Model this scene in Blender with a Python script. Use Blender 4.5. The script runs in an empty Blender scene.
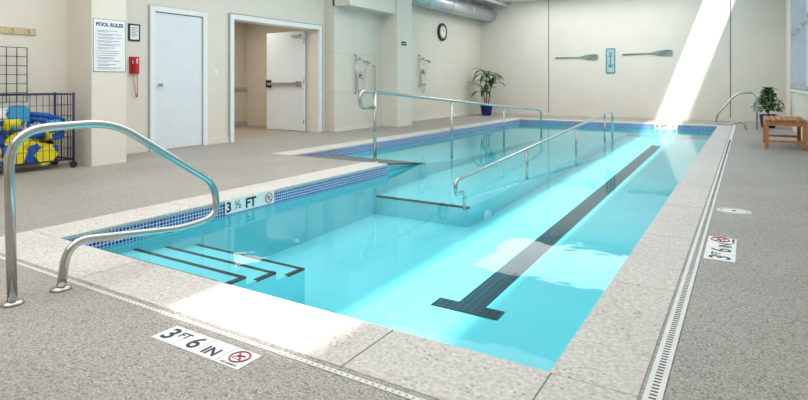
import bpy, bmesh, math, random
from mathutils import Vector, Matrix
random.seed(4)
S=bpy.context.scene
D=bpy.data

# ---------------------------------------------------------------- materials
def new_mat(name):
    m=D.materials.new(name); m.use_nodes=True
    nt=m.node_tree; b=nt.nodes["Principled BSDF"]
    return m,nt,b
def srgb(r,g,b):
    f=lambda c:(c/255/12.92) if c/255<=0.04045 else ((c/255+0.055)/1.055)**2.4
    return (f(r),f(g),f(b),1)
def plain(name,col,rough=0.5,metal=0.0,var=0.06,scale=6.0,bump=0.0):
    m,nt,b=new_mat(name)
    tc=nt.nodes.new("ShaderNodeTexCoord"); n=nt.nodes.new("ShaderNodeTexNoise")
    n.inputs["Scale"].default_value=scale; n.inputs["Detail"].default_value=4
    nt.links.new(tc.outputs["Object"],n.inputs["Vector"])
    r=nt.nodes.new("ShaderNodeValToRGB")
    c=srgb(*col)
    r.color_ramp.elements[0].position=.3; r.color_ramp.elements[1].position=.7
    r.color_ramp.elements[0].color=tuple(x*(1-var) for x in c[:3])+(1,)
    r.color_ramp.elements[1].color=tuple(min(1,x*(1+var)) for x in c[:3])+(1,)
    nt.links.new(n.outputs["Fac"],r.inputs["Fac"]); nt.links.new(r.outputs["Color"],b.inputs["Base Color"])
    b.inputs["Roughness"].default_value=rough; b.inputs["Metallic"].default_value=metal
    if bump:
        bp=nt.nodes.new("ShaderNodeBump"); bp.inputs["Strength"].default_value=bump; bp.inputs["Distance"].default_value=.01
        nt.links.new(n.outputs["Fac"],bp.inputs["Height"]); nt.links.new(bp.outputs["Normal"],b.inputs["Normal"])
    return m
def speckle(name,base,dark,light,rough=.6,pit=.0,big=.10,vs=170,gs=95,gd=.55,gl=1.25,pscale=24):
    """cast concrete / exposed aggregate: large blotches, aggregate grains, small pits"""
    m,nt,b=new_mat(name); N=nt.nodes.new; L=nt.links.new
    tc=N("ShaderNodeTexCoord")
    n1=N("ShaderNodeTexNoise"); n1.inputs["Scale"].default_value=1.1; n1.inputs["Detail"].default_value=6
    n2=N("ShaderNodeTexNoise"); n2.inputs["Scale"].default_value=vs; n2.inputs["Detail"].default_value=3
    v=N("ShaderNodeTexVoronoi"); v.inputs["Scale"].default_value=pscale
    g=N("ShaderNodeTexVoronoi"); g.inputs["Scale"].default_value=gs
    for t in (n1,n2,v,g): L(tc.outputs["Object"],t.inputs["Vector"])
    r2=N("ShaderNodeValToRGB"); e=r2.color_ramp.elements
    e[0].position=.36; e[0].color=srgb(*dark); e[1].position=.64; e[1].color=srgb(*light)
    k=e.new(.5); k.color=srgb(*base)
    L(n2.outputs["Fac"],r2.inputs["Fac"])
    r1=N("ShaderNodeValToRGB"); e=r1.color_ramp.elements
    e[0].position=.3; e[0].color=(1-big*2,1-big*2,1-big*2,1); e[1].position=.7; e[1].color=(1,1,1,1)
    L(n1.outputs["Fac"],r1.inputs["Fac"])
    out=r2.outputs["Color"]
    def mul(a,c):
        mx=N("ShaderNodeMix"); mx.data_type='RGBA'; mx.blend_type='MULTIPLY'; mx.inputs[0].default_value=1
        L(a,mx.inputs[6]); L(c,mx.inputs[7]); return mx.outputs[2]
    out=mul(out,r1.outputs["Color"])
    sp=N("ShaderNodeSeparateColor"); L(g.outputs["Color"],sp.inputs[0])
    r3=N("ShaderNodeValToRGB"); r3.color_ramp.interpolation='CONSTANT'; e=r3.color_ramp.elements
    e[0].position=0; e[0].color=(gd,gd,gd,1); e[1].position=.88; e[1].color=(gl,gl,gl*.97,1)
    for p,c in ((.10,(gd+1)/2),(.22,1)): q=e.new(p); q.color=(c,c,c,1)
    L(sp.outputs[0],r3.inputs["Fac"]); out=mul(out,r3.outputs["Color"])
    if pit>0:
        rp=N("ShaderNodeValToRGB"); e=rp.color_ramp.elements
        e[0].position=.15; e[0].color=(1-pit,1-pit,1-pit,1); e[1].position=.27; e[1].color=(1,1,1,1)
        n3=N("ShaderNodeTexNoise"); n3.inputs["Scale"].default_value=6; L(tc.outputs["Object"],n3.inputs["Vector"])
        ad=N("ShaderNodeMath"); ad.operation='ADD'
        gg=N("ShaderNodeMapRange"); gg.inputs[1].default_value=.45; gg.inputs[2].default_value=.6; gg.inputs[3].default_value=.25; gg.inputs[4].default_value=0
        L(n3.outputs["Fac"],gg.inputs[0]); L(v.outputs["Distance"],ad.inputs[0]); L(gg.outputs[0],ad.inputs[1])
        L(ad.outputs[0],rp.inputs["Fac"]); out=mul(out,rp.outputs["Color"])
    L(out,b.inputs["Base Color"]); b.inputs["Roughness"].default_value=rough
    bp=N("ShaderNodeBump"); bp.inputs["Strength"].default_value=.15; bp.inputs["Distance"].default_value=.004
    L(n2.outputs["Fac"],bp.inputs["Height"]); L(bp.outputs["Normal"],b.inputs["Normal"])
    return m
def tiles(name,axes,c1,c2,grout,w,h,mort,rough=.25):
    m,nt,b=new_mat(name); N=nt.nodes.new; L=nt.links.new
    tc=N("ShaderNodeTexCoord"); sp=N("ShaderNodeSeparateXYZ"); cb=N("ShaderNodeCombineXYZ")
    L(tc.outputs["Object"],sp.inputs[0])
    L(sp.outputs[axes[0]],cb.inputs[0]); L(sp.outputs[axes[1]],cb.inputs[1])
    br=N("ShaderNodeTexBrick"); br.offset=0; br.inputs["Scale"].default_value=1
    br.inputs["Brick Width"].default_value=w; br.inputs["Row Height"].default_value=h
    br.inputs["Mortar Size"].default_value=mort
    br.inputs["Color1"].default_value=srgb(*c1); br.inputs["Color2"].default_value=srgb(*c2); br.inputs["Mortar"].default_value=srgb(*grout)
    L(cb.outputs[0],br.inputs["Vector"]); L(br.outputs["Color"],b.inputs["Base Color"])
    b.inputs["Roughness"].default_value=rough
    return m
def wood(name,a,c,axis='Y'):
    m,nt,b=new_mat(name); N=nt.nodes.new; L=nt.links.new
    tc=N("ShaderNodeTexCoord"); w=N("ShaderNodeTexNoise"); mp=N("ShaderNodeMapping")
    mp.inputs["Scale"].default_value=(30,3,30) if axis=='Y' else (3,30,30)
    L(tc.outputs["Object"],mp.inputs[0]); L(mp.outputs[0],w.inputs["Vector"]); w.inputs["Scale"].default_value=1.5; w.inputs["Detail"].default_value=5
    r=N("ShaderNodeValToRGB"); r.color_ramp.elements[0].color=srgb(*a); r.color_ramp.elements[1].color=srgb(*c)
    r.color_ramp.elements[0].position=.35; r.color_ramp.elements[1].position=.65
    L(w.outputs["Fac"],r.inputs["Fac"]); L(r.outputs["Color"],b.inputs["Base Color"]); b.inputs["Roughness"].default_value=.45
    return m

M_deck=speckle("deck_concrete",(168,161,154),(146,139,133),(188,182,176),rough=.5,pit=.2,big=.08,vs=110,gs=120,gd=.55,gl=1.25)
M_coping=speckle("coping_stone",(208,202,196),(194,188,182),(220,214,209),rough=.6,pit=.5,big=.05,vs=50,gs=90,gd=.86,gl=1.04,pscale=30)
M_ramp=speckle("ramp_grey",(104,108,112),(86,90,94),(122,126,128),rough=.5)
M_joint=plain("joint_grey",(165,160,157),.8)
M_wall=plain("wall_cream_paint",(226,220,209),.6,var=.02,scale=2)
M_wallfar=plain("wall_far_paint",(222,216,206),.6,var=.025,scale=1.5)
M_shower=tiles("shower_panel",(1,2),(222,216,205),(218,212,201),(196,190,180),.93,.93,.005,rough=.3)
M_ceil=plain("ceiling_white",(232,232,230),.7,var=.02)
M_white=plain("white_gloss_paint",(236,238,240),.35,var=.02)
M_door=plain("door_white_paint",(226,232,238),.35,var=.02)
M_trim=plain("trim_grey_paint",(170,175,180),.4,var=.03)
M_steel=plain("brushed_steel",(186,186,184),.22,1.0,var=.05,scale=40)
M_gal=plain("galvanized_duct",(206,210,214),.35,.6,var=.08,scale=10)
M_black=plain("black_paint",(22,22,24),.4)
M_blackwire=plain("black_wire",(24,26,30),.45)
M_bluewire=plain("navy_wire",(26,32,70),.45)
M_blue=plain("blue_foam",(24,92,190),.55)
M_cyan=plain("cyan_foam",(60,160,205),.55)
M_yel=plain("yellow_foam",(238,220,30),.5)
M_red=plain("red_plastic",(190,28,32),.35)
M_signwhite=plain("sign_white",(236,238,240),.4,var=.01)
M_navy=plain("sign_navy_ink",(28,48,110),.5)
M_plaster=plain("pool_plaster_aqua",(134,214,222),.7,var=.05,scale=.8)
M_wtile_x=tiles("waterline_tile_side",(1,2),(20,46,128),(74,110,184),(206,214,226),.031,.031,.0035)
M_wtile_y=tiles("waterline_tile_end",(0,2),(20,46,128),(74,110,184),(206,214,226),.031,.031,.0035)
M_lane=tiles("lane_tile_black",(0,1),(3,10,16),(6,17,25),(50,88,102),.0598,.0598,.003,.7)
M_edge=plain("step_edge_tile_black",(3,8,14),.7,var=.2)
M_teak=wood("teak",(150,96,52),(196,138,84))
M_hookwood=wood("hook_board_wood",(196,172,136),(218,196,160))
M_oar=wood("oar_grey_wood",(92,108,110),(150,160,156),'X')
M_teal=plain("teal_paint",(88,142,152),.5,var=.25,scale=9)
M_pale=plain("pale_teal_paint",(168,196,196),.5,var=.15,scale=12)
M_pot=plain("cobalt_glaze",(14,30,104),.15)
M_leaf=plain("leaf_green",(52,96,44),.4,var=.3,scale=9)
M_leaf2=plain("leaf_light_green",(88,130,58),.45,var=.3,scale=12)
M_stem=plain("plant_stem",(120,96,66),.8)
M_soil=plain("potting_soil",(52,38,28),.9,var=.3,scale=40)
M_grate=plain("drain_white_plastic",(222,220,218),.45)
M_slot=plain("drain_slot_dark",(98,96,96),.8)
M_ink=plain("marker_ink",(24,24,26),.4)
M_dial=plain("clock_dial",(228,228,220),.4)
M_hall=plain("hall_wall_paint",(214,204,188),.6,var=.02)
M_hallfloor=plain("hall_floor_vinyl",(160,146,130),.5)

def window_mat():
    m,nt,b=new_mat("frosted_daylight_pane")
    b.inputs["Base Color"].default_value=(.85,.9,.95,1); b.inputs["Emission Color"].default_value=(.88,.95,1,1); b.inputs["Emission Strength"].default_value=.7
    return m
M_pane=window_mat()

def water_mat():
    m=D.materials.new("pool_water"); m.use_nodes=True; nt=m.node_tree; nt.nodes.clear(); N=nt.nodes.new; L=nt.links.new
    o=N("ShaderNodeOutputMaterial"); mx=N("ShaderNodeMixShader"); t=N("ShaderNodeBsdfTransparent"); g=N("ShaderNodeBsdfGlossy"); f=N("ShaderNodeFresnel")
    t.inputs["Color"].default_value=(.76,.975,1,1); g.inputs["Roughness"].default_value=.02
    f.inputs["IOR"].default_value=1.22
    tc=N("ShaderNodeTexCoord"); n=N("ShaderNodeTexNoise"); n.inputs["Scale"].default_value=2.2; n.inputs["Detail"].default_value=3
    bp=N("ShaderNodeBump"); bp.inputs["Strength"].default_value=.14; bp.inputs["Distance"].default_value=.02
    L(tc.outputs["Object"],n.inputs["Vector"]); L(n.outputs["Fac"],bp.inputs["Height"])
    L(bp.outputs["Normal"],g.inputs["Normal"]); L(bp.outputs["Normal"],f.inputs["Normal"])
    L(f.outputs[0],mx.inputs[0]); L(t.outputs[0],mx.inputs[1]); L(g.outputs[0],mx.inputs[2]); L(mx.outputs[0],o.inputs["Surface"])
    return m
M_water=water_mat()

# ---------------------------------------------------------------- mesh builder
def fillet(pts,r,n=7):
    pts=[Vector(p) for p in pts]; out=[pts[0]]
    for i in range(1,len(pts)-1):
        a,b,c=pts[i-1],pts[i],pts[i+1]
        rr=r[i] if isinstance(r,(list,tuple)) else r
        d1=(a-b); d2=(c-b); k=min(rr,d1.length*.48,d2.length*.48)
        p=b+d1.normalized()*k; q=b+d2.normalized()*k
        for j in range(n+1):
            t=j/n; out.append(p*(1-t)**2+b*2*t*(1-t)+q*t*t)
    out.append(pts[-1]); return out
class MB:
    def __init__(s): s.bm=bmesh.new(); s.mats=[]
    def mi(s,m):
        if m not in s.mats: s.mats.append(m)
        return s.mats.index(m)
    def face(s,pts,m):
        f=s.bm.faces.new([s.bm.verts.new(p) for p in pts]); f.material_index=s.mi(m); return f
    def box(s,x0,x1,y0,y1,z0,z1,m):
        v=[s.bm.verts.new((x,y,z)) for z in (z0,z1) for y in (y0,y1) for x in (x0,x1)]
        for q in ((0,2,3,1),(4,5,7,6),(0,1,5,4),(2,6,7,3),(0,4,6,2),(1,3,7,5)):
            f=s.bm.faces.new([v[i] for i in q]); f.material_index=s.mi(m)
    def prism(s,pts,h,m):
        """pts: closed loop of 3d points; h: extrusion vector"""
        h=Vector(h); a=[s.bm.verts.new(p) for p in pts]; b=[s.bm.verts.new(Vector(p)+h) for p in pts]; k=s.mi(m)
        fs=[s.bm.faces.new(a[::-1]),s.bm.faces.new(b)]
        n=len(a)
        for i in range(n): fs.append(s.bm.faces.new((a[i],a[(i+1)%n],b[(i+1)%n],b[i])))
        for f in fs: f.material_index=k
    def tube(s,pts,r,m,seg=12,cap=True):
        pts=[Vector(p) for p in pts]; k=s.mi(m); rings=[]
        t0=(pts[1]-pts[0]).normalized(); u=t0.orthogonal().normalized()
        for i,p in enumerate(pts):
            if i==0: t=t0
            elif i==len(pts)-1: t=(pts[i]-pts[i-1]).normalized()
            else: t=((pts[i+1]-p).normalized()+(p-pts[i-1]).normalized()).normalized()
            u=(u-t*u.dot(t)).normalized(); w=t.cross(u)
            rr=r[i] if isinstance(r,(list,tuple)) else r
            rings.append([s.bm.verts.new(p+(u*math.cos(2*math.pi*j/seg)+w*math.sin(2*math.pi*j/seg))*rr) for j in range(seg)])
        for a,b in zip(rings,rings[1:]):
            for j in range(seg):
                f=s.bm.faces.new((a[j],a[(j+1)%seg],b[(j+1)%seg],b[j])); f.material_index=k; f.smooth=True
        if cap:
            f=s.bm.faces.new(rings[0][::-1]); f.material_index=k
            f=s.bm.faces.new(rings[-1]); f.material_index=k
    def ball(s,c,r,m,sc=(1,1,1),seg=16):
        g=bmesh.ops.create_uvsphere(s.bm,u_segments=seg,v_segments=seg//2,radius=r,matrix=Matrix.Translation(c)@Matrix.Diagonal((*sc,1)))
        k=s.mi(m)
        for f in {f for v in g['verts'] for f in v.link_faces}: f.material_index=k; f.smooth=True
    def ring(s,c,x,y,R,r,m,n=32,seg=6,z=None):
        c=Vector(c);x=Vector(x);y=Vector(y);k=s.mi(m); z=x.cross(y); rs=[]
        for i in range(n):
            a=2*math.pi*i/n; d=x*math.cos(a)+y*math.sin(a)
            rs.append([s.bm.verts.new(c+d*(R+r*math.cos(2*math.pi*j/seg))+z*(r*math.sin(2*math.pi*j/seg))) for j in range(seg)])
        for i in range(n):
            a=rs[i];b=rs[(i+1)%n]
            for j in range(seg):
                f=s.bm.faces.new((a[j],a[(j+1)%seg],b[(j+1)%seg],b[j])); f.material_index=k; f.smooth=True
    def leaf(s,base,az,el,length,width,droop,m,n=7):
        base=Vector(base); k=s.mi(m); d=Vector((math.cos(az),math.sin(az),0)); side=Vector((-math.sin(az),math.cos(az),0))
        prev=None; p=base.copy(); e=el
        for i in range(n+1):
            t=i/n; w=width*math.sin(math.pi*min(1,(t*.93+.07)))**.7 if t<1 else .001
            up=Vector((0,0,1))
            nrm=(up*math.cos(e)-d*math.sin(e))
            cur=[s.bm.verts.new(p-side*w/2+nrm*w*.15),s.bm.verts.new(p),s.bm.verts.new(p+side*w/2+nrm*w*.15)]
            if prev:
                for j in (0,1):
                    f=s.bm.faces.new((prev[j],prev[j+1],cur[j+1],cur[j])); f.material_index=k; f.smooth=True
            prev=cur; p=p+(d*math.cos(e)+up*math.sin(e))*(length/n); e-=droop/n
    def done(s,name,parent=None,matrix=None,bevel=0,recalc=True):
        if recalc: bmesh.ops.recalc_face_normals(s.bm,faces=s.bm.faces[:])
        me=D.meshes.new(name); s.bm.to_mesh(me); s.bm.free()
        for m in s.mats: me.materials.append(m)
        o=D.objects.new(name,me); S.collection.objects.link(o)
        if parent: o.parent=parent
        if matrix is not None: o.matrix_local=matrix
        if bevel:
            b=o.modifiers.new("bevel","BEVEL"); b.width=bevel; b.segments=2; b.limit_method='ANGLE'
        return o
def frame(o,x,y):
    x=Vector(x);y=Vector(y);z=x.cross(y)
    m=Matrix((x,y,z)).transposed().to_4x4(); m.translation=Vector(o); return m
def text(name,body,size,x,y,z,mat,parent,align='LEFT',bold=.0,sx=1):
    c=D.curves.new(name,'FONT'); c.body=body; c.size=size; c.align_x=align; c.offset=bold; c.extrude=.0006
    c.materials.append(mat); o=D.objects.new(name,c); S.collection.objects.link(o); o.parent=parent; o.location=(x,y,z); o.scale=(sx,1,1)
    return o

# ---------------------------------------------------------------- room constants
WX=-8.6; RX=.95; FY=19.6; BY=-3.2; CZ=4.1
PX0,PX1,PY0,PY1=-4.35,-.66,2.19,17.2; PXW=-6.2; PYW=6.65
WATER=-.14
def zf(y): return -.745+.0236*(y-2.19)

# floor deck
b=MB()
for r in ((WX-.3,RX,BY,1.8),(-.34,RX,1.8,FY),(WX-.3,-.34,17.5,FY),(WX-.3,-4.75,1.8,PYW),(WX-.3,-6.6,PYW,17.5)):
    b.box(r[0],r[1],r[2],r[3],-.3,0,M_deck)
b.done("floor")
# coping
b=MB()
def cop(x0,x1,y0,y1): b.box(x0,x1,y0,y1,-.022,.004,M_coping)
j=.003
xs=[-4.35,-3.35,-2.15,-1.4,-.66]
for a,c in zip(xs,xs[1:]): cop(a+j,c-j,1.8,PY0+.01)
cop(-4.75,-4.35-j,1.8,PY0); cop(-.66+j,-.34,1.8,PY0)
ys=[2.19,3.4,4.6,5.8,7.0,8.2,9.4,10.6,11.8,13,14.2,15.4,16.6,17.2]
for a,c in zip(ys,ys[1:]): cop(-.67,-.34,a+j,c-j)
ys=[2.19,3.4,4.6,5.8,6.65]
for a,c in zip(ys,ys[1:]): cop(-4.75,-4.34,a+j,c-j)
ys=[6.65,7.9,9.2,10.5,11.8,13,14.2,15.4,16.4,17.2]
for a,c in zip(ys,ys[1:]): cop(-6.6,-6.19,a+j,c-j)
xs=[-6.6,-5.4,-4.2,-3.0,-1.8,-.34]
for a,c in zip(xs,xs[1:]): cop(a+j,c-j,17.19,17.5)
# mortar bed under the stones
b.box(-4.75,-.34,1.8,2.19,-.06,-.001,M_joint); b.box(-.66,-.34,2.19,17.2,-.06,-.001,M_joint); b.box(-4.75,-4.35,2.19,6.65,-.06,-.001,M_joint)
b.box(-6.6,-6.2,6.65,17.2,-.06,-.001,M_joint); b.box(-6.6,-.34,17.2,17.5,-.06,-.001,M_joint)
b.done("pool_coping",bevel=.003)

# pool basin
b=MB()
o=[(PX0,PY0),(PX1,PY0),(PX1,PY1),(PXW,PY1),(PXW,PYW),(PX0,PYW)]
b.face([(PX0,PY0,zf(PY0)),(PX1,PY0,zf(PY0)),(PX1,PYW,zf(PYW)),(PX0,PYW,zf(PYW))],M_plaster)
b.face([(PXW,PYW,zf(PYW)),(PX1,PYW,zf(PYW)),(PX1,PY1,zf(PY1)),(PXW,PY1,zf(PY1))],M_plaster)
e=.002
ins=[(PX0+e,PY0+e),(PX1-e,PY0+e),(PX1-e,PY1-e),(PXW+e,PY1-e),(PXW+e,PYW),(PX0+e,PYW)]
for i in range(6):
    p=ins[i];q=ins[(i+1)%6]
    tm=M_wtile_x if p[0]==q[0] else M_wtile_y
    if i==4:
        continue
    b.face([(p[0],p[1],-.9),(q[0],q[1],-.9),(q[0],q[1],-.165),(p[0],p[1],-.165)],M_plaster)
    b.face([(p[0],p[1],-.165),(q[0],q[1],-.165),(q[0],q[1],-.01),(p[0],p[1],-.01)],tm)
# near stair, treads descending away from the near wall
prev=PY0
for y,z in ((2.57,-.19),(2.82,-.235),(3.12,-.29),(3.44,-.35)):
    b.box(PX0+.004,-3.05,prev,y,-.9,z,M_plaster)
    b.box(PX0+.006,-3.05,y-.036,y+.002,z-.012,z+.003,M_edge)
    b.box(-3.085,-3.048,y-.2,y,z-.012,z+.003,M_edge)
    prev=y
# switchback ramp
b.box(-4.35,-2.95,6.35,6.66,-.9,-.40,M_plaster)
b.prism([(-2.95,6.66,-.9),(-2.95,15,-.9),(-2.95,15,-.30),(-2.95,6.66,-.40)],(-1.55,0,0),M_plaster)
b.box(-4.34,-2.95,6.347,6.40,-.415,-.396,M_edge)
b.box(PXW+.004,-2.95,15,PY1-.004,-.9,-.30,M_plaster)
b.prism([(-4.5,6.65,-.9),(-4.5,15,-.9),(-4.5,15,-.29),(-4.5,9.5,-.26),(-4.5,8.0,-.17),(-4.5,6.65,-.02)],(-1.696,0,0),M_plaster)
b.face([(PXW,6.65,-.003),(-4.45,6.65,-.003),(-4.45,7.95,-.146),(PXW,7.95,-.146)],M_ramp)
b.box(-4.5,-4.45,6.65,8.0,-.9,-.15,M_plaster)
b.prism([(-4.35,6.63,-.9),(-4.35,6.66,-.9),(-4.35,6.66,-.003),(-4.35,6.63,-.003)],(-1.85,0,0),M_plaster)
# lane marking
def lane(x0,x1,y0,y1): b.face([(x0,y0,zf(y0)+.004),(x1,y0,zf(y0)+.004),(x1,y1,zf(y1)+.004),(x0,y1,zf(y1)+.004)],M_lane)
lane(-2.25,-1.66,4.09,4.27); lane(-2.07,-1.83,4.27,15.4)
# white disc standing in for an underwater light reflection, on the ramp side
b.tube([(-2.96,6.9,-.62),(-2.91,6.9,-.62)],.09,M_signwhite,20)
b.done("pool_basin",recalc=False)
# water
b=MB()
b.face([(PX0,PY0,WATER),(PX1,PY0,WATER),(PX1,PY1,WATER),(PXW,PY1,WATER),(PXW,PYW,WATER),(PX0,PYW,WATER)],M_water)
b.done("pool_water",recalc=False)

# drains
b=MB()
b.box(-8.2,-.36,1.745,1.767,0,.004,M_grate)
x=-8.15
while x<-.4: b.box(x,x+.01,1.752,1.760,.003,.005,M_joint); x+=.03
b.done("trench_drain")
b=MB(); b.box(-.325,-.262,BY+.1,FY-1.8,0,.006,M_grate)
y=0.3
while y<13: b.box(-.306,-.281,y,y+.008,.004,.0075,M_slot); y+=.026
b.done("trench_drain")
b=MB(); b.tube([(-.1,5.82,0),(-.1,5.82,.006)],.135,M_grate,28); b.ring((-.1,5.82,.006),(1,0,0),(0,1,0),.11,.003,M_joint); b.tube([(-.1,5.82,.006),(-.1,5.82,.009)],.016,M_slot,10); b.done("skimmer_lid")

# ---------------------------------------------------------------- walls
b=MB()
def wl(x,y0,y1,z0=0,z1=CZ,m=M_wall): b.box(-9.0,x,y0,y1,z0,z1,m)
wl(-8.35,BY,4.85); b.box(-8.35,-7.72,4.34,4.85,0,CZ,M_wall)
wl(WX,4.85,7.62); wl(WX,7.62,10.16,2.42,CZ); wl(WX,10.16,10.4); wl(-8.3,10.4,12.4,0,CZ,M_shower)
b.box(-9.0,-7.8,12.4,13.15,0,CZ,M_wall); wl(WX,13.15,FY,0,CZ,M_shower)
b.box(-8.35,-7.85,10.4,12.4,2.96,CZ,M_wall)
b.done("wall_left")
b=MB(); b.box(-9,RX+.3,FY,FY+.2,0,CZ,M_wallfar)
for x in (-6.0,-.43): b.box(x-.012,x+.012,FY-.004,FY,0,CZ,M_slot)
b.done("wall_far")
b=MB(); b.box(-9,RX+.3,BY-.2,BY,0,CZ,M_wall); b.done("wall_back")
b=MB(); W0,W1,Z0,Z1=8.5,17.5,1.0,3.5
b.box(RX,RX+.3,BY,W0,0,CZ,M_wallfar); b.box(RX,RX+.3,W1,FY,0,CZ,M_wallfar); b.box(RX,RX+.3,W0,W1,0,Z0,M_wallfar); b.box(RX,RX+.3,W0,W1,Z1,CZ,M_wallfar)
b.done("wall_right")
b=MB(); b.box(RX+.12,RX+.14,W0,W1,Z0,Z1,M_pane)
for i in range(7):
    y=W0+(W1-W0)*i/6; b.box(RX+.02,RX+.12,max(W0,y-.04),min(W1,y+.04),Z0,Z1,M_trim)
for z in (Z0,2.4,Z1-.08): b.box(RX+.02,RX+.12,W0,W1,z,z+.08,M_trim)
b.box(RX-.05,RX+.12,W0-.05,W1+.05,Z0-.05,Z0,M_white)
b.done("window_1")
# ceiling with long slot skylight
b=MB(); sx0,sx1,sy0,sy1=-1.02,-.1,-.1,19.5
b.box(-9,sx0,BY,FY,CZ,CZ+.1,M_ceil); b.box(sx1,RX+.3,BY,FY,CZ,CZ+.1,M_ceil); b.box(sx0,sx1,BY,sy0,CZ,CZ+.1,M_ceil); b.box(sx0,sx1,sy1,FY,CZ,CZ+.1,M_ceil)
b.done("ceiling")
# baseboards
b=MB(); b.box(WX,WX+.02,4.86,5.8,0,.1,M_wall); b.box(WX,WX+.02,6.98,7.5,0,.1,M_wall); b.box(-8.35,-8.33,BY,4.34,0,.1,M_wall); b.box(-8.3,-8.28,10.4,12.4,0,.1,M_wall); b.box(WX,WX+.02,13.15,FY,0,.1,M_wall); b.done("baseboard_left")
b=MB(); b.box(WX+.02,RX,FY-.02,FY,0,.09,M_wallfar); b.done("baseboard_far")

# hallway beyond the opening
b=MB()
b.box(-11.8,-11.6,5.5,11,0,2.8,M_hall); b.box(-11.6,-9,5.3,5.5,0,2.8,M_hall); b.box(-11.6,-9,10.75,10.95,0,2.8,M_hall)
b.box(-11.6,-11.57,5.5,10.75,.95,1.03,M_trim); b.box(-11.6,-11.58,5.5,10.75,0,.12,M_trim)
b.done("wall_hall")
b=MB(); b.box(-11.8,-8.9,5.3,11,-.1,-.001,M_hallfloor); b.done("floor_hall")
b=MB(); b.box(-11.8,-9,5.3,11,2.8,2.9,M_ceil); b.done("ceiling_hall")

# door 1
b=MB(); y0,y1,zt=5.80,6.97,2.46
b.box(WX,WX+.012,y0+.1,y1-.1,.01,zt-.1,M_door)
b.box(WX,WX+.05,y0,y0+.09,0,zt,M_white); b.box(WX,WX+.05,y1-.09,y1,0,zt,M_white); b.box(WX,WX+.05,y0+.09,y1-.09,zt-.09,zt,M_white)
for yy in (y0-.012,y1): b.box(WX,WX+.02,yy,yy+.012,0,zt,M_trim)
b.box(WX,WX+.02,y0-.012,y1+.012,zt,zt+.012,M_trim)
for yy in (y0+.09,y1-.102): b.box(WX+.012,WX+.014,yy,yy+.012,0,zt-.09,M_slot)
b.box(WX+.012,WX+.014,y0+.09,y1-.09,zt-.102,zt-.09,M_slot)
b.tube([(WX+.012,y0+.19,1.12),(WX+.07,y0+.19,1.12)],.02,M_steel); b.ball((WX+.08,y0+.19,1.12),.032,M_steel)
b.done("door_1")
# door 2 frame + open leaf
b=MB(); y0,y1,zt=7.51,10.27,2.5
b.box(WX-.3,WX+.04,y0,y0+.1,0,zt,M_white); b.box(WX-.3,WX+.04,y1-.1,y1,0,zt,M_white); b.box(WX-.3,WX+.04,y0+.1,y1-.1,zt-.1,zt,M_white)
b.box(WX,WX+.05,y0-.015,y0,0,zt,M_trim); b.box(WX,WX+.05,y1,y1+.015,0,zt,M_trim); b.box(WX,WX+.05,y0-.015,y1+.015,zt,zt+.015,M_trim)
b.done("door_frame")
E=D.objects.new("door_2",None); S.collection.objects.link(E); E.matrix_world=frame((-8.95,10.12,0),(-1,0,0),(0,-1,0))
b=MB(); b.box(0,1.22,0,.05,.01,2.38,M_door); b.done("leaf",E,bevel=.004)
b=MB(); b.box(.12,1.14,.09,.125,1.10,1.16,M_steel); b.box(.08,.2,.05,.12,1.07,1.19,M_steel); b.box(1.06,1.18,.05,.12,1.04,1.22,M_black); b.done("push_bar",E)
b=MB()
for z in (.25,1.2,2.15): b.tube([(0,.055,z-.06),(0,.055,z+.06)],.015,M_steel,8)
b.box(.1,.35,.05,.11,2.25,2.31,M_steel); b.done("hinges_and_closer",E)

# sign on column
def sign(w,h,mat=M_signwhite,t=.006,border=None,bw=.008):
    b=MB(); b.box(-w/2,w/2,-h/2,h/2,0,t,mat)
    if border:
        for q in ((-w/2,w/2,h/2-bw,h/2),(-w/2,w/2,-h/2,-h/2+bw),(-w/2,-w/2+bw,-h/2,h/2),(w/2-bw,w/2,-h/2,h/2)):
            b.box(q[0],q[1],q[2],q[3],t,t+.002,border)
    return b
b=sign(.47,.74,border=M_navy,bw=.005)
random.seed(9); yy=.205
while yy>-.33:
    b.box(-.2,-.19,yy,yy+.008,.006,.0066,M_navy)
    b.box(-.175,random.uniform(.05,.2),yy,yy+.0055,.006,.0066,M_navy)
    if random.random()<.5:
        yy-=.018; b.box(-.175,random.uniform(-.05,.12),yy,yy+.0055,.006,.0066,M_navy)
    yy-=.03
E=b.done("pool_rules_sign",matrix=frame((-7.72,4.595,1.68),(0,1,0),(0,0,1)))
text("title","POOL RULES",.07,0,.27,.0065,M_navy,E,'CENTER',.003)
# framed notice
b=MB(); b.box(-.1,.1,-.14,.14,0,.02,M_black); b.box(-.075,.075,-.115,.115,.02,.022,M_signwhite)
for i in range(6): b.box(-.055,.05-.02*(i%2),.075-i*.028,.083-i*.028,.022,.0226,M_ink)
b.done("framed_notice",matrix=frame((WX,5.53,1.98),(0,1,0),(0,0,1)))
# emergency phone
b=MB(); b.box(-.075,.075,-.14,.14,0,.05,M_red); b.box(-.05,.05,.03,.11,.05,.053,M_signwhite)
b.tube(fillet([(-.03,.1,.06),(-.03,.1,.1),(-.03,-.1,.1),(-.03,-.1,.06)],.03),.022,M_red,10)
pts=[]
for i in range(160):
    t=i/159; a=i*.9
    pts.append((.0+.03*math.sin(t*3.1)-.04+.08*t+.009*math.cos(a),-.14-.38*math.sin(t*math.pi),.05+.009*math.sin(a)))
b.tube(pts,.004,M_red,5); b.done("emergency_wall_phone",matrix=frame((WX,5.52,1.44),(0,1,0),(0,0,1)),bevel=0)
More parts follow.
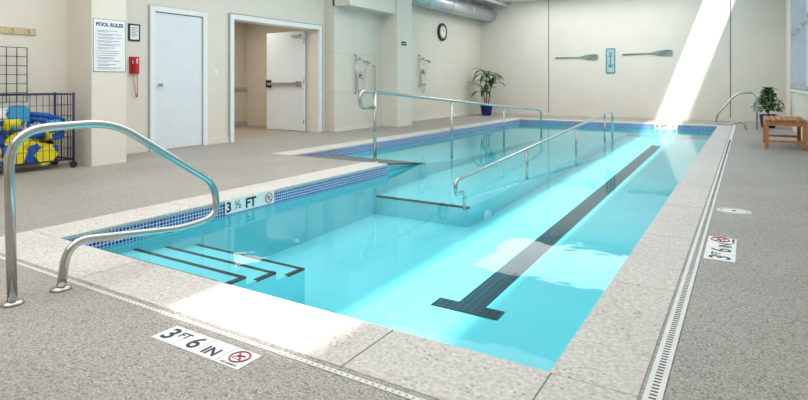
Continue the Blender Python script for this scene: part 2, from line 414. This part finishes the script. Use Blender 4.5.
# small black wall signs on far column
b=MB(); b.box(-.12,.12,-.05,.05,0,.01,M_black); b.box(-.09,.09,-.008,.008,.01,.0106,M_signwhite); b.done("room_name_plate",matrix=frame((-7.8,12.72,2.2),(0,1,0),(0,0,1)))
b=MB(); b.box(-.04,.04,-.06,.06,0,.01,M_white); b.box(-.01,.01,-.02,.02,.01,.02,M_white); b.done("light_switch",matrix=frame((WX,7.2,1.35),(0,1,0),(0,0,1)))
# hook board
b=MB(); b.box(-1.0,.0,-.045,.045,0,.02,M_hookwood)
for i in range(5):
    x=-.9+i*.2; b.tube(fillet([(x,.015,.02),(x,.015,.06),(x,-.02,.08),(x,-.03,.06)],.015,4),.007,M_steel,6)
b.done("coat_hook_rail",matrix=frame((-8.35,3.92,1.85),(0,1,0),(0,0,1)))

# ---------------------------------------------------------------- rails
def esc(b,x,y,z=0): b.tube([(x,y,z),(x,y,z+.012),(x,y,z+.02)],[.055,.052,.032],M_steel,20)
def grab(name,mx,pts,r):
    b=MB(); b.tube(fillet([(0,p[0],p[1]) for p in pts],r,8),.024,M_steel,16)
    esc(b,0,pts[0][0]); esc(b,0,pts[-1][0]); return b.done(name,matrix=mx)
P=[(1.42,0),(1.40,.905),(1.96,.915),(2.72,.43),(2.74,.19),(2.45,.165),(1.70,.26),(1.66,0)]
grab("pool_grab_rail",Matrix.Translation((-3.26,0,0)),P,[0,.2,.16,.14,.14,.14,.16,0])
P=[(0,0),(0,.93),(.42,.9),(.84,.36),(.86,.14),(.66,.12),(.26,.22),(.22,0)]
grab("pool_grab_rail",frame((.2,15.9,0),(0,1,0),(-1,0,0)),P,[0,.2,.16,.14,.1,.1,.14,0])
# ramp rail 1
b=MB(); X=-4.62
zr=lambda y: 1.03-(y-6.5)*.0765
b.tube(fillet([(X,6.72,.80),(X,6.36,.80),(X,6.36,1.035),(X,6.8,1.01),(X,14.45,zr(14.45)),(X,14.45,-.28)],[0,.12,.12,.1,.12,0],8),.024,M_steel,14)
b.tube([(X,6.73,-.01),(X,6.73,1.01)],.024,M_steel,14); esc(b,X,6.73,-.012)
for y in (9.22,11.8): b.tube([(X,y,-.26),(X,y,zr(y))],.022,M_steel,12)
b.done("ramp_handrail")
b=MB(); X=-2.98
zq=lambda y: -.03+(y-6)*.0515
b.tube(fillet([(X,6.3,-.42),(X,6.3,-.19),(X,6.05,-.19),(X,6.05,-.02),(X,6.5,zq(6.5)),(X,14.8,zq(14.8)),(X,15.2,.40),(X,15.2,-.3)],[0,.08,.08,.08,.08,.1,.15,0],7),.024,M_steel,14)
for y in (8.6,11.6,14.3): b.tube([(X,y,-.38),(X,y,zq(y))],.022,M_steel,12)
b.done("ramp_handrail")

# ---------------------------------------------------------------- depth markers
def nodive(b,cx,cy,R,z):
    b.ring((cx,cy,z),(1,0,0),(0,1,0),R,R*.09,M_red,28,6)
    s=R*.68; w=R*.07
    b.prism([(cx-s-w,cy+s-w,z),(cx-s+w,cy+s+w,z),(cx+s+w,cy-s+w,z),(cx+s-w,cy-s-w,z)],(0,0,.0015),M_red)
    b.ball((cx-R*.42,cy-R*.05,z),R*.12,M_ink,(1,1,.2),10)
    b.tube([(cx-R*.3,cy,z),(cx+R*.3,cy+R*.28,z),(cx+R*.6,cy+R*.15,z)],[R*.11,R*.08,R*.04],M_ink,6)
    b.tube([(cx-R*.7,cy-R*.3,z),(cx-R*.25,cy+.0,z)],R*.04,M_ink,6)
    for i in range(3): b.tube([(cx-R*.6+i*R*.35,cy-R*.5,z),(cx-R*.4+i*R*.35,cy-R*.42,z)],R*.04,M_ink,5)
def ftin(mx,w,h):
    b=MB(); b.box(-w/2,w/2,-h/2,h/2,0,.003,M_signwhite); nodive(b,w*.375,h*.07,h*.32,.0035)
    for i in (1,2,3):
        x=-w/2+i*w/4; b.box(x-.0012,x+.0012,-h/2,h/2,.003,.0034,M_joint)
    o=b.done("depth_marker_tile",matrix=mx)
    text("digit_3","3",h*.98,-w*.46,-h*.34,.0035,M_ink,o,bold=.0025)
    text("unit_ft","FT",h*.44,-w*.325,-h*.02,.0035,M_ink,o,bold=.0012)
    text("digit_6","6",h*.98,-w*.155,-h*.34,.0035,M_ink,o,bold=.0015)
    text("unit_in","IN",h*.62,.04*w,-h*.34,.0035,M_ink,o,bold=.002)
    text("no_diving","NO DIVING",h*.13,w*.375,-h*.43,.0035,M_ink,o,'CENTER')
    return o
ftin(frame((-2.02,1.63,0),(1,0,0),(0,1,0)),.56,.135)
ftin(frame((-.155,4.47,0),(0,1,0),(-1,0,0)),.62,.18)
b=MB(); b.box(-.33,.33,-.068,.068,0,.006,M_signwhite); nodive(b,.25,.0,.05,.0065)
o=b.done("depth_marker_tile",matrix=frame((PX0+.012,4.07,-.068),(0,1,0),(0,0,1)))
text("digit_3","3",.135,-.32,-.046,.0065,M_ink,o,bold=.004); text("fraction","½",.11,-.215,-.03,.0065,M_ink,o,bold=.0015); text("unit_ft","FT",.135,-.075,-.046,.0065,M_ink,o,bold=.004)
b=MB(); b.box(-.29,.29,-.07,.07,0,.006,M_signwhite); nodive(b,.2,.0,.05,.0065)
o=b.done("depth_marker_tile",matrix=frame((-1.94,PY1-.012,-.07),(1,0,0),(0,0,1)))
text("digit_4","4",.13,-.26,-.045,.0065,M_ink,o,bold=.003); text("unit_ft","FT",.13,-.12,-.045,.0065,M_ink,o,bold=.003)

# ---------------------------------------------------------------- wall decor
def oar(name,x0,x1,z,ang):
    L=x1-x0; b=MB()
    b.tube([(0,0,.02),(.1,0,.02)],.026,M_oar,8); b.tube([(.08,0,.02),(L*.62,0,.02)],.02,M_oar,8)
    k=[(L*.58,.018),(L*.66,.05),(L*.75,.085),(L*.95,.1),(L,.07)]
    loop=[(x,w,.012) for x,w in k]+[(x,-w,.012) for x,w in k[::-1]]
    b.prism(loop,(0,0,.018),M_oar)
    b.box(L*.78,L*.8,-.088,.088,.03,.0315,M_teal)
    b.done(name,matrix=frame((x0,FY,z),(math.cos(ang),0,math.sin(ang)),(-math.sin(ang),0,math.cos(ang))))
oar("wall_oar",-5.75,-4.3,2.03,.0); oar("wall_oar",-3.52,-2.02,2.09,.015)
b=MB(); b.box(-.15,.15,-.42,.42,0,.02,M_teal); b.box(-.11,.11,-.38,.38,.02,.024,M_pale)
b.tube(fillet([(0,-.2,.03),(0,.22,.03)],.1),.014,M_teal,8); b.ring((0,.25,.03),(1,0,0),(0,1,0),.04,.01,M_teal,16)
b.tube([(-.08,-.1,.03),(-.05,-.18,.03),(0,-.21,.03),(.05,-.18,.03),(.08,-.1,.03)],.012,M_teal,8); b.tube([(-.06,.15,.03),(.06,.15,.03)],.01,M_teal,6)
b.done("anchor_wall_plaque",matrix=frame((-3.9,FY,1.89),(1,0,0),(0,0,1)))
# clock
b=MB(); b.tube([(0,0,0),(0,0,.06)],.29,M_black,36); b.tube([(0,0,.06),(0,0,.063)],.2,M_dial,36)
for i in range(12):
    a=i*math.pi/6; b.tube([(.15*math.cos(a),.15*math.sin(a),.064),(.18*math.cos(a),.18*math.sin(a),.064)],.008,M_black,5)
b.tube([(0,0,.066),(.06,.07,.066)],.008,M_black,5); b.tube([(0,0,.066),(-.03,.14,.066)],.006,M_black,5)
b.done("wall_clock",matrix=frame((WX,16.4,2.83),(0,1,0),(0,0,1)))
# showers
def shower(mx):
    b=MB()
    b.tube([(-.22,-.45,.06),(-.22,.5,.06)],.014,M_steel,10)
    for y in (-.45,.5): b.tube([(-.22,y,0),(-.22,y,.06)],.018,M_steel,8)
    b.tube([(-.22,.35,.06),(-.16,.42,.13)],.014,M_steel,8); b.tube([(-.16,.42,.13),(-.15,.38,.16)],[.02,.05],M_steel,14)
    b.tube([(.05,0,0),(.05,0,.02)],.09,M_steel,24); b.tube([(.05,0,.02),(.05,0,.07)],.03,M_steel,12); b.tube([(.05,0,.06),(.05,-.1,.07)],.012,M_steel,8)
    b.tube([(.2,.35,0),(.2,.35,.1)],.02,M_steel,10); b.tube([(.2,.35,.1),(.2,.3,.15)],[.02,.05],M_steel,12)
    n=24; pts=[(-.22+.42*(i/n),.35-.9*math.sin(math.pi*i/n)+(-.2)*(i/n),.05) for i in range(n+1)]
    b.tube(pts,.009,M_steel,6); b.box(.0,.1,-.42,-.38,.0,.1,M_steel)
    b.done("wall_shower",matrix=mx)
shower(frame((-8.3,11.4,1.35),(0,1,0),(0,0,1)))
shower(frame((WX,15.1,1.5),(0,1,0),(0,0,1)))
b=MB(); b.tube(fillet([(0,-.4,0),(0,-.4,.07),(0,.4,.07),(0,.4,0)],.04),.016,M_steel,10); b.done("shower_grab_bar",matrix=frame((-8.3,12.0,1.2),(0,1,0),(0,0,1)))
# duct
b=MB(); b.tube([(-8.2,13.16,3.66),(-8.2,FY-.01,3.66)],.24,M_gal,28)
for y in (14.5,16,17.6,19): b.tube([(-8.2,y,3.66),(-8.2,y+.06,3.66)],.252,M_gal,28)
for y in (14.4,18): b.tube([(-8.2,y,3.85),(-8.2,y,CZ)],.01,M_steel,6)
b.done("ventilation_duct")
b=MB()
b.tube([(-7.5,8,3.98),(-7.5,FY-.01,3.98)],.05,M_white,14)
for y in (9,13,17): b.box(-7.56,-7.44,y,y+.03,3.92,CZ,M_steel)
b.done("ceiling_pipe")

# ---------------------------------------------------------------- plants
b=MB()
b.tube([(0,0,0),(0,0,.04),(0,0,.34),(0,0,.38),(0,0,.40)],[.15,.17,.22,.24,.23],M_pot,28,cap=True); b.tube([(0,0,.4),(0,0,.405)],.2,M_soil,20)
random.seed(3)
for (dx,dy,h) in ((0,0,1.45),(.16,.04,1.1),(-.14,.03,.85)):
    b.tube([(dx*.4,dy*.4,.38),(dx,dy,h)],[.025,.018],M_stem,8)
    for i in range(10):
        b.leaf((dx,dy,h-.12+.012*i),i*2.4+dx*9,random.uniform(.3,1.35),random.uniform(.62,.82),.13,random.uniform(1.3,2.2),M_leaf if i%3 else M_leaf2)
b.done("potted_dracaena",matrix=Matrix.Translation((-7.9,18.5,0)),recalc=False)
b=MB()
b.tube([(0,0,0),(0,0,.03),(0,0,.3),(0,0,.34)],[.15,.16,.2,.21],M_pot,28); b.tube([(0,0,.34),(0,0,.345)],.18,M_soil,20)
for i in range(260):
    a=random.uniform(0,6.28); h=random.uniform(.42,1.0); r=.30*math.sin(min(1,(h-.3)/.5)*math.pi*.8+.3)*random.random()**.6
    b.leaf((r*math.cos(a),r*math.sin(a),h),a+random.uniform(-.6,.6),random.uniform(-.3,1.1),random.uniform(.10,.16),.085,1.2,M_leaf if i%3 else M_leaf2,4)
for i in range(8):
    a=i*.8; b.tube([(0,0,.34),(.15*math.cos(a),.15*math.sin(a),.85)],.007,M_stem,5)
b.done("potted_ficus",matrix=Matrix.Translation((.46,17.2,0)),recalc=False)

# bench
E=D.objects.new("wooden_bench",None); S.collection.objects.link(E)
bx0,bx1,by0,by1,bz=.26,.86,11.6,12.9,.52
b=MB(); n=7; w=(bx1-bx0)/n
for i in range(n): b.box(bx0+i*w+.008,bx0+(i+1)*w-.008,by0-.02,by1+.02,bz-.028,bz,M_teak)
b.done("seat_slats",E,bevel=.004)
b=MB()
for y in (by0,by1-.06): b.box(bx0+.03,bx1-.03,y+.01,y+.05,bz-.11,bz-.028,M_teak)
for x in (bx0+.01,bx1-.05): b.box(x,x+.035,by0+.06,by1-.06,bz-.11,bz-.028,M_teak)
for y in (by0+.01,by1-.05): b.box(bx0+.05,bx1-.05,y,y+.03,.12,.16,M_teak)
b.done("apron",E,bevel=.003)
b=MB()
for x in (bx0,bx1-.06):
    for y in (by0,by1-.06): b.box(x,x+.06,y,y+.06,0,bz-.03,M_teak)
b.done("legs",E,bevel=.004)

# ---------------------------------------------------------------- rack with toys
E=D.objects.new("wire_storage_rack",None); S.collection.objects.link(E)
b=MB(); x0,x1,y0,y1=-8.28,-7.8,2.9,4.14
for x in (x0,x1):
    for y in (y0,y1): b.tube([(x,y,.06),(x,y,1.02)],.016,M_bluewire,8)
for z in (.12,.55,1.0):
    b.tube([(x0,y0,z),(x1,y0,z),(x1,y1,z),(x0,y1,z),(x0,y0,z)],.010,M_bluewire,6)
def grid(p,u,v,nu,nv,r,m):
    p=Vector(p);u=Vector(u);v=Vector(v)
    for i in range(nu+1): b.tube([p+u*i/nu,p+u*i/nu+v],r,m,4)
    for i in range(nv+1): b.tube([p+v*i/nv,p+v*i/nv+u],r,m,4)
grid((x1,y0,.12),(0,y1-y0,0),(0,0,.88),16,6,.004,M_bluewire)
grid((x0,y1,.12),(x1-x0,0,0),(0,0,.88),6,6,.004,M_bluewire)
grid((x0,y0,.12),(x1-x0,0,0),(0,y1-y0,0),5,12,.0035,M_bluewire)
grid((x0+.05,y0,.9),(0,.86,0),(0,0,.72),7,6,.006,M_blackwire)
for x in (x0,x1):
    for y in (y0,y1): b.tube([(x-.012,y,.045),(x+.012,y,.045)],.045,M_black,14)
b.done("frame",E)
b=MB(); random.seed(11)
for i in range(90):
    x=random.uniform(x0+.12,x1-.1); y=random.uniform(y0+.14,y1-.16); z=random.uniform(.2,.76)
    low=z<.46
    m=random.choice([M_yel,M_yel,M_yel,M_blue,M_black,M_blue]) if low else random.choice([M_blue,M_cyan,M_blue,M_signwhite,M_blue,M_blue,M_yel])
    k=i%4
    if k==0: b.tube([(x,y-.09,z),(x,y+.09,z)],.075,m,14)
    elif k==1:
        a=random.uniform(-.5,.5); b.tube([(x,y-.13,z-a*.1),(x,y-.09,z-a*.07),(x,y-.085,z-a*.06),(x,y+.085,z+a*.06),(x,y+.09,z+a*.07),(x,y+.13,z+a*.1)],[.075,.075,.02,.02,.075,.075],m,12)
    elif k==2:
        y=max(y0+.25,min(y1-.25,y)); a=random.uniform(-.25,.25)
        b.tube([(x,y-.22,z-a*.4),(x,y,z+.03),(x,y+.22,z+a*.4)],.035,m,10)
    else:
        c=Matrix.Translation((x,y,z))@Matrix.Rotation(random.uniform(-.7,.7),4,'X')
        loop=[c@Vector((0,max(-.12,min(.12,.17*math.cos(t))),.11*math.sin(t))) for t in [q*math.pi/8 for q in range(16)]]
        b.prism(loop,(.035,0,0),m)
b.done("pool_floats",E)

# ---------------------------------------------------------------- lights
sun=D.lights.new("sun","SUN"); sun.energy=7.5; sun.angle=math.radians(2.2); sun.color=(1,.97,.93)
o=D.objects.new("sun",sun); S.collection.objects.link(o)
d=Vector((-.36,.45,-1)); o.rotation_euler=d.to_track_quat('-Z','Y').to_euler()
def area(name,loc,sx,sy,e,rot=(0,0,0),col=(1,1,1)):
    l=D.lights.new(name,"AREA"); l.shape='RECTANGLE'; l.size=sx; l.size_y=sy; l.energy=e; l.color=col
    o=D.objects.new(name,l); S.collection.objects.link(o); o.location=loc; o.rotation_euler=rot
area("overhead_fill",(-4.3,4.3,4.08),5.6,13.4,470,col=(1,.985,.965))  # added fill over the pool, not a fixture of the room
area("overhead_fill",(-4.3,17.2,4.08),5.6,3.4,190,col=(1,.985,.965))  # second added fill, brightens the far wall
area("hall_fill",(-10.3,8.3,2.78),1.2,3,45,col=(1,.95,.86))  # area fill added to light the hall, no real lamp there
w=D.worlds.new("sky"); S.world=w; w.use_nodes=True
bg=w.node_tree.nodes["Background"]; bg.inputs[0].default_value=(.75,.87,1,1); bg.inputs[1].default_value=1.4

cam=D.cameras.new("camera"); cam.lens=36*560/808; cam.shift_y=-117/808; cam.clip_start=.05
o=D.objects.new("camera",cam); S.collection.objects.link(o); o.location=(0,0,1.15); o.rotation_euler=(math.pi/2,0,math.radians(31.5)); S.camera=o
S.view_settings.view_transform='Standard'
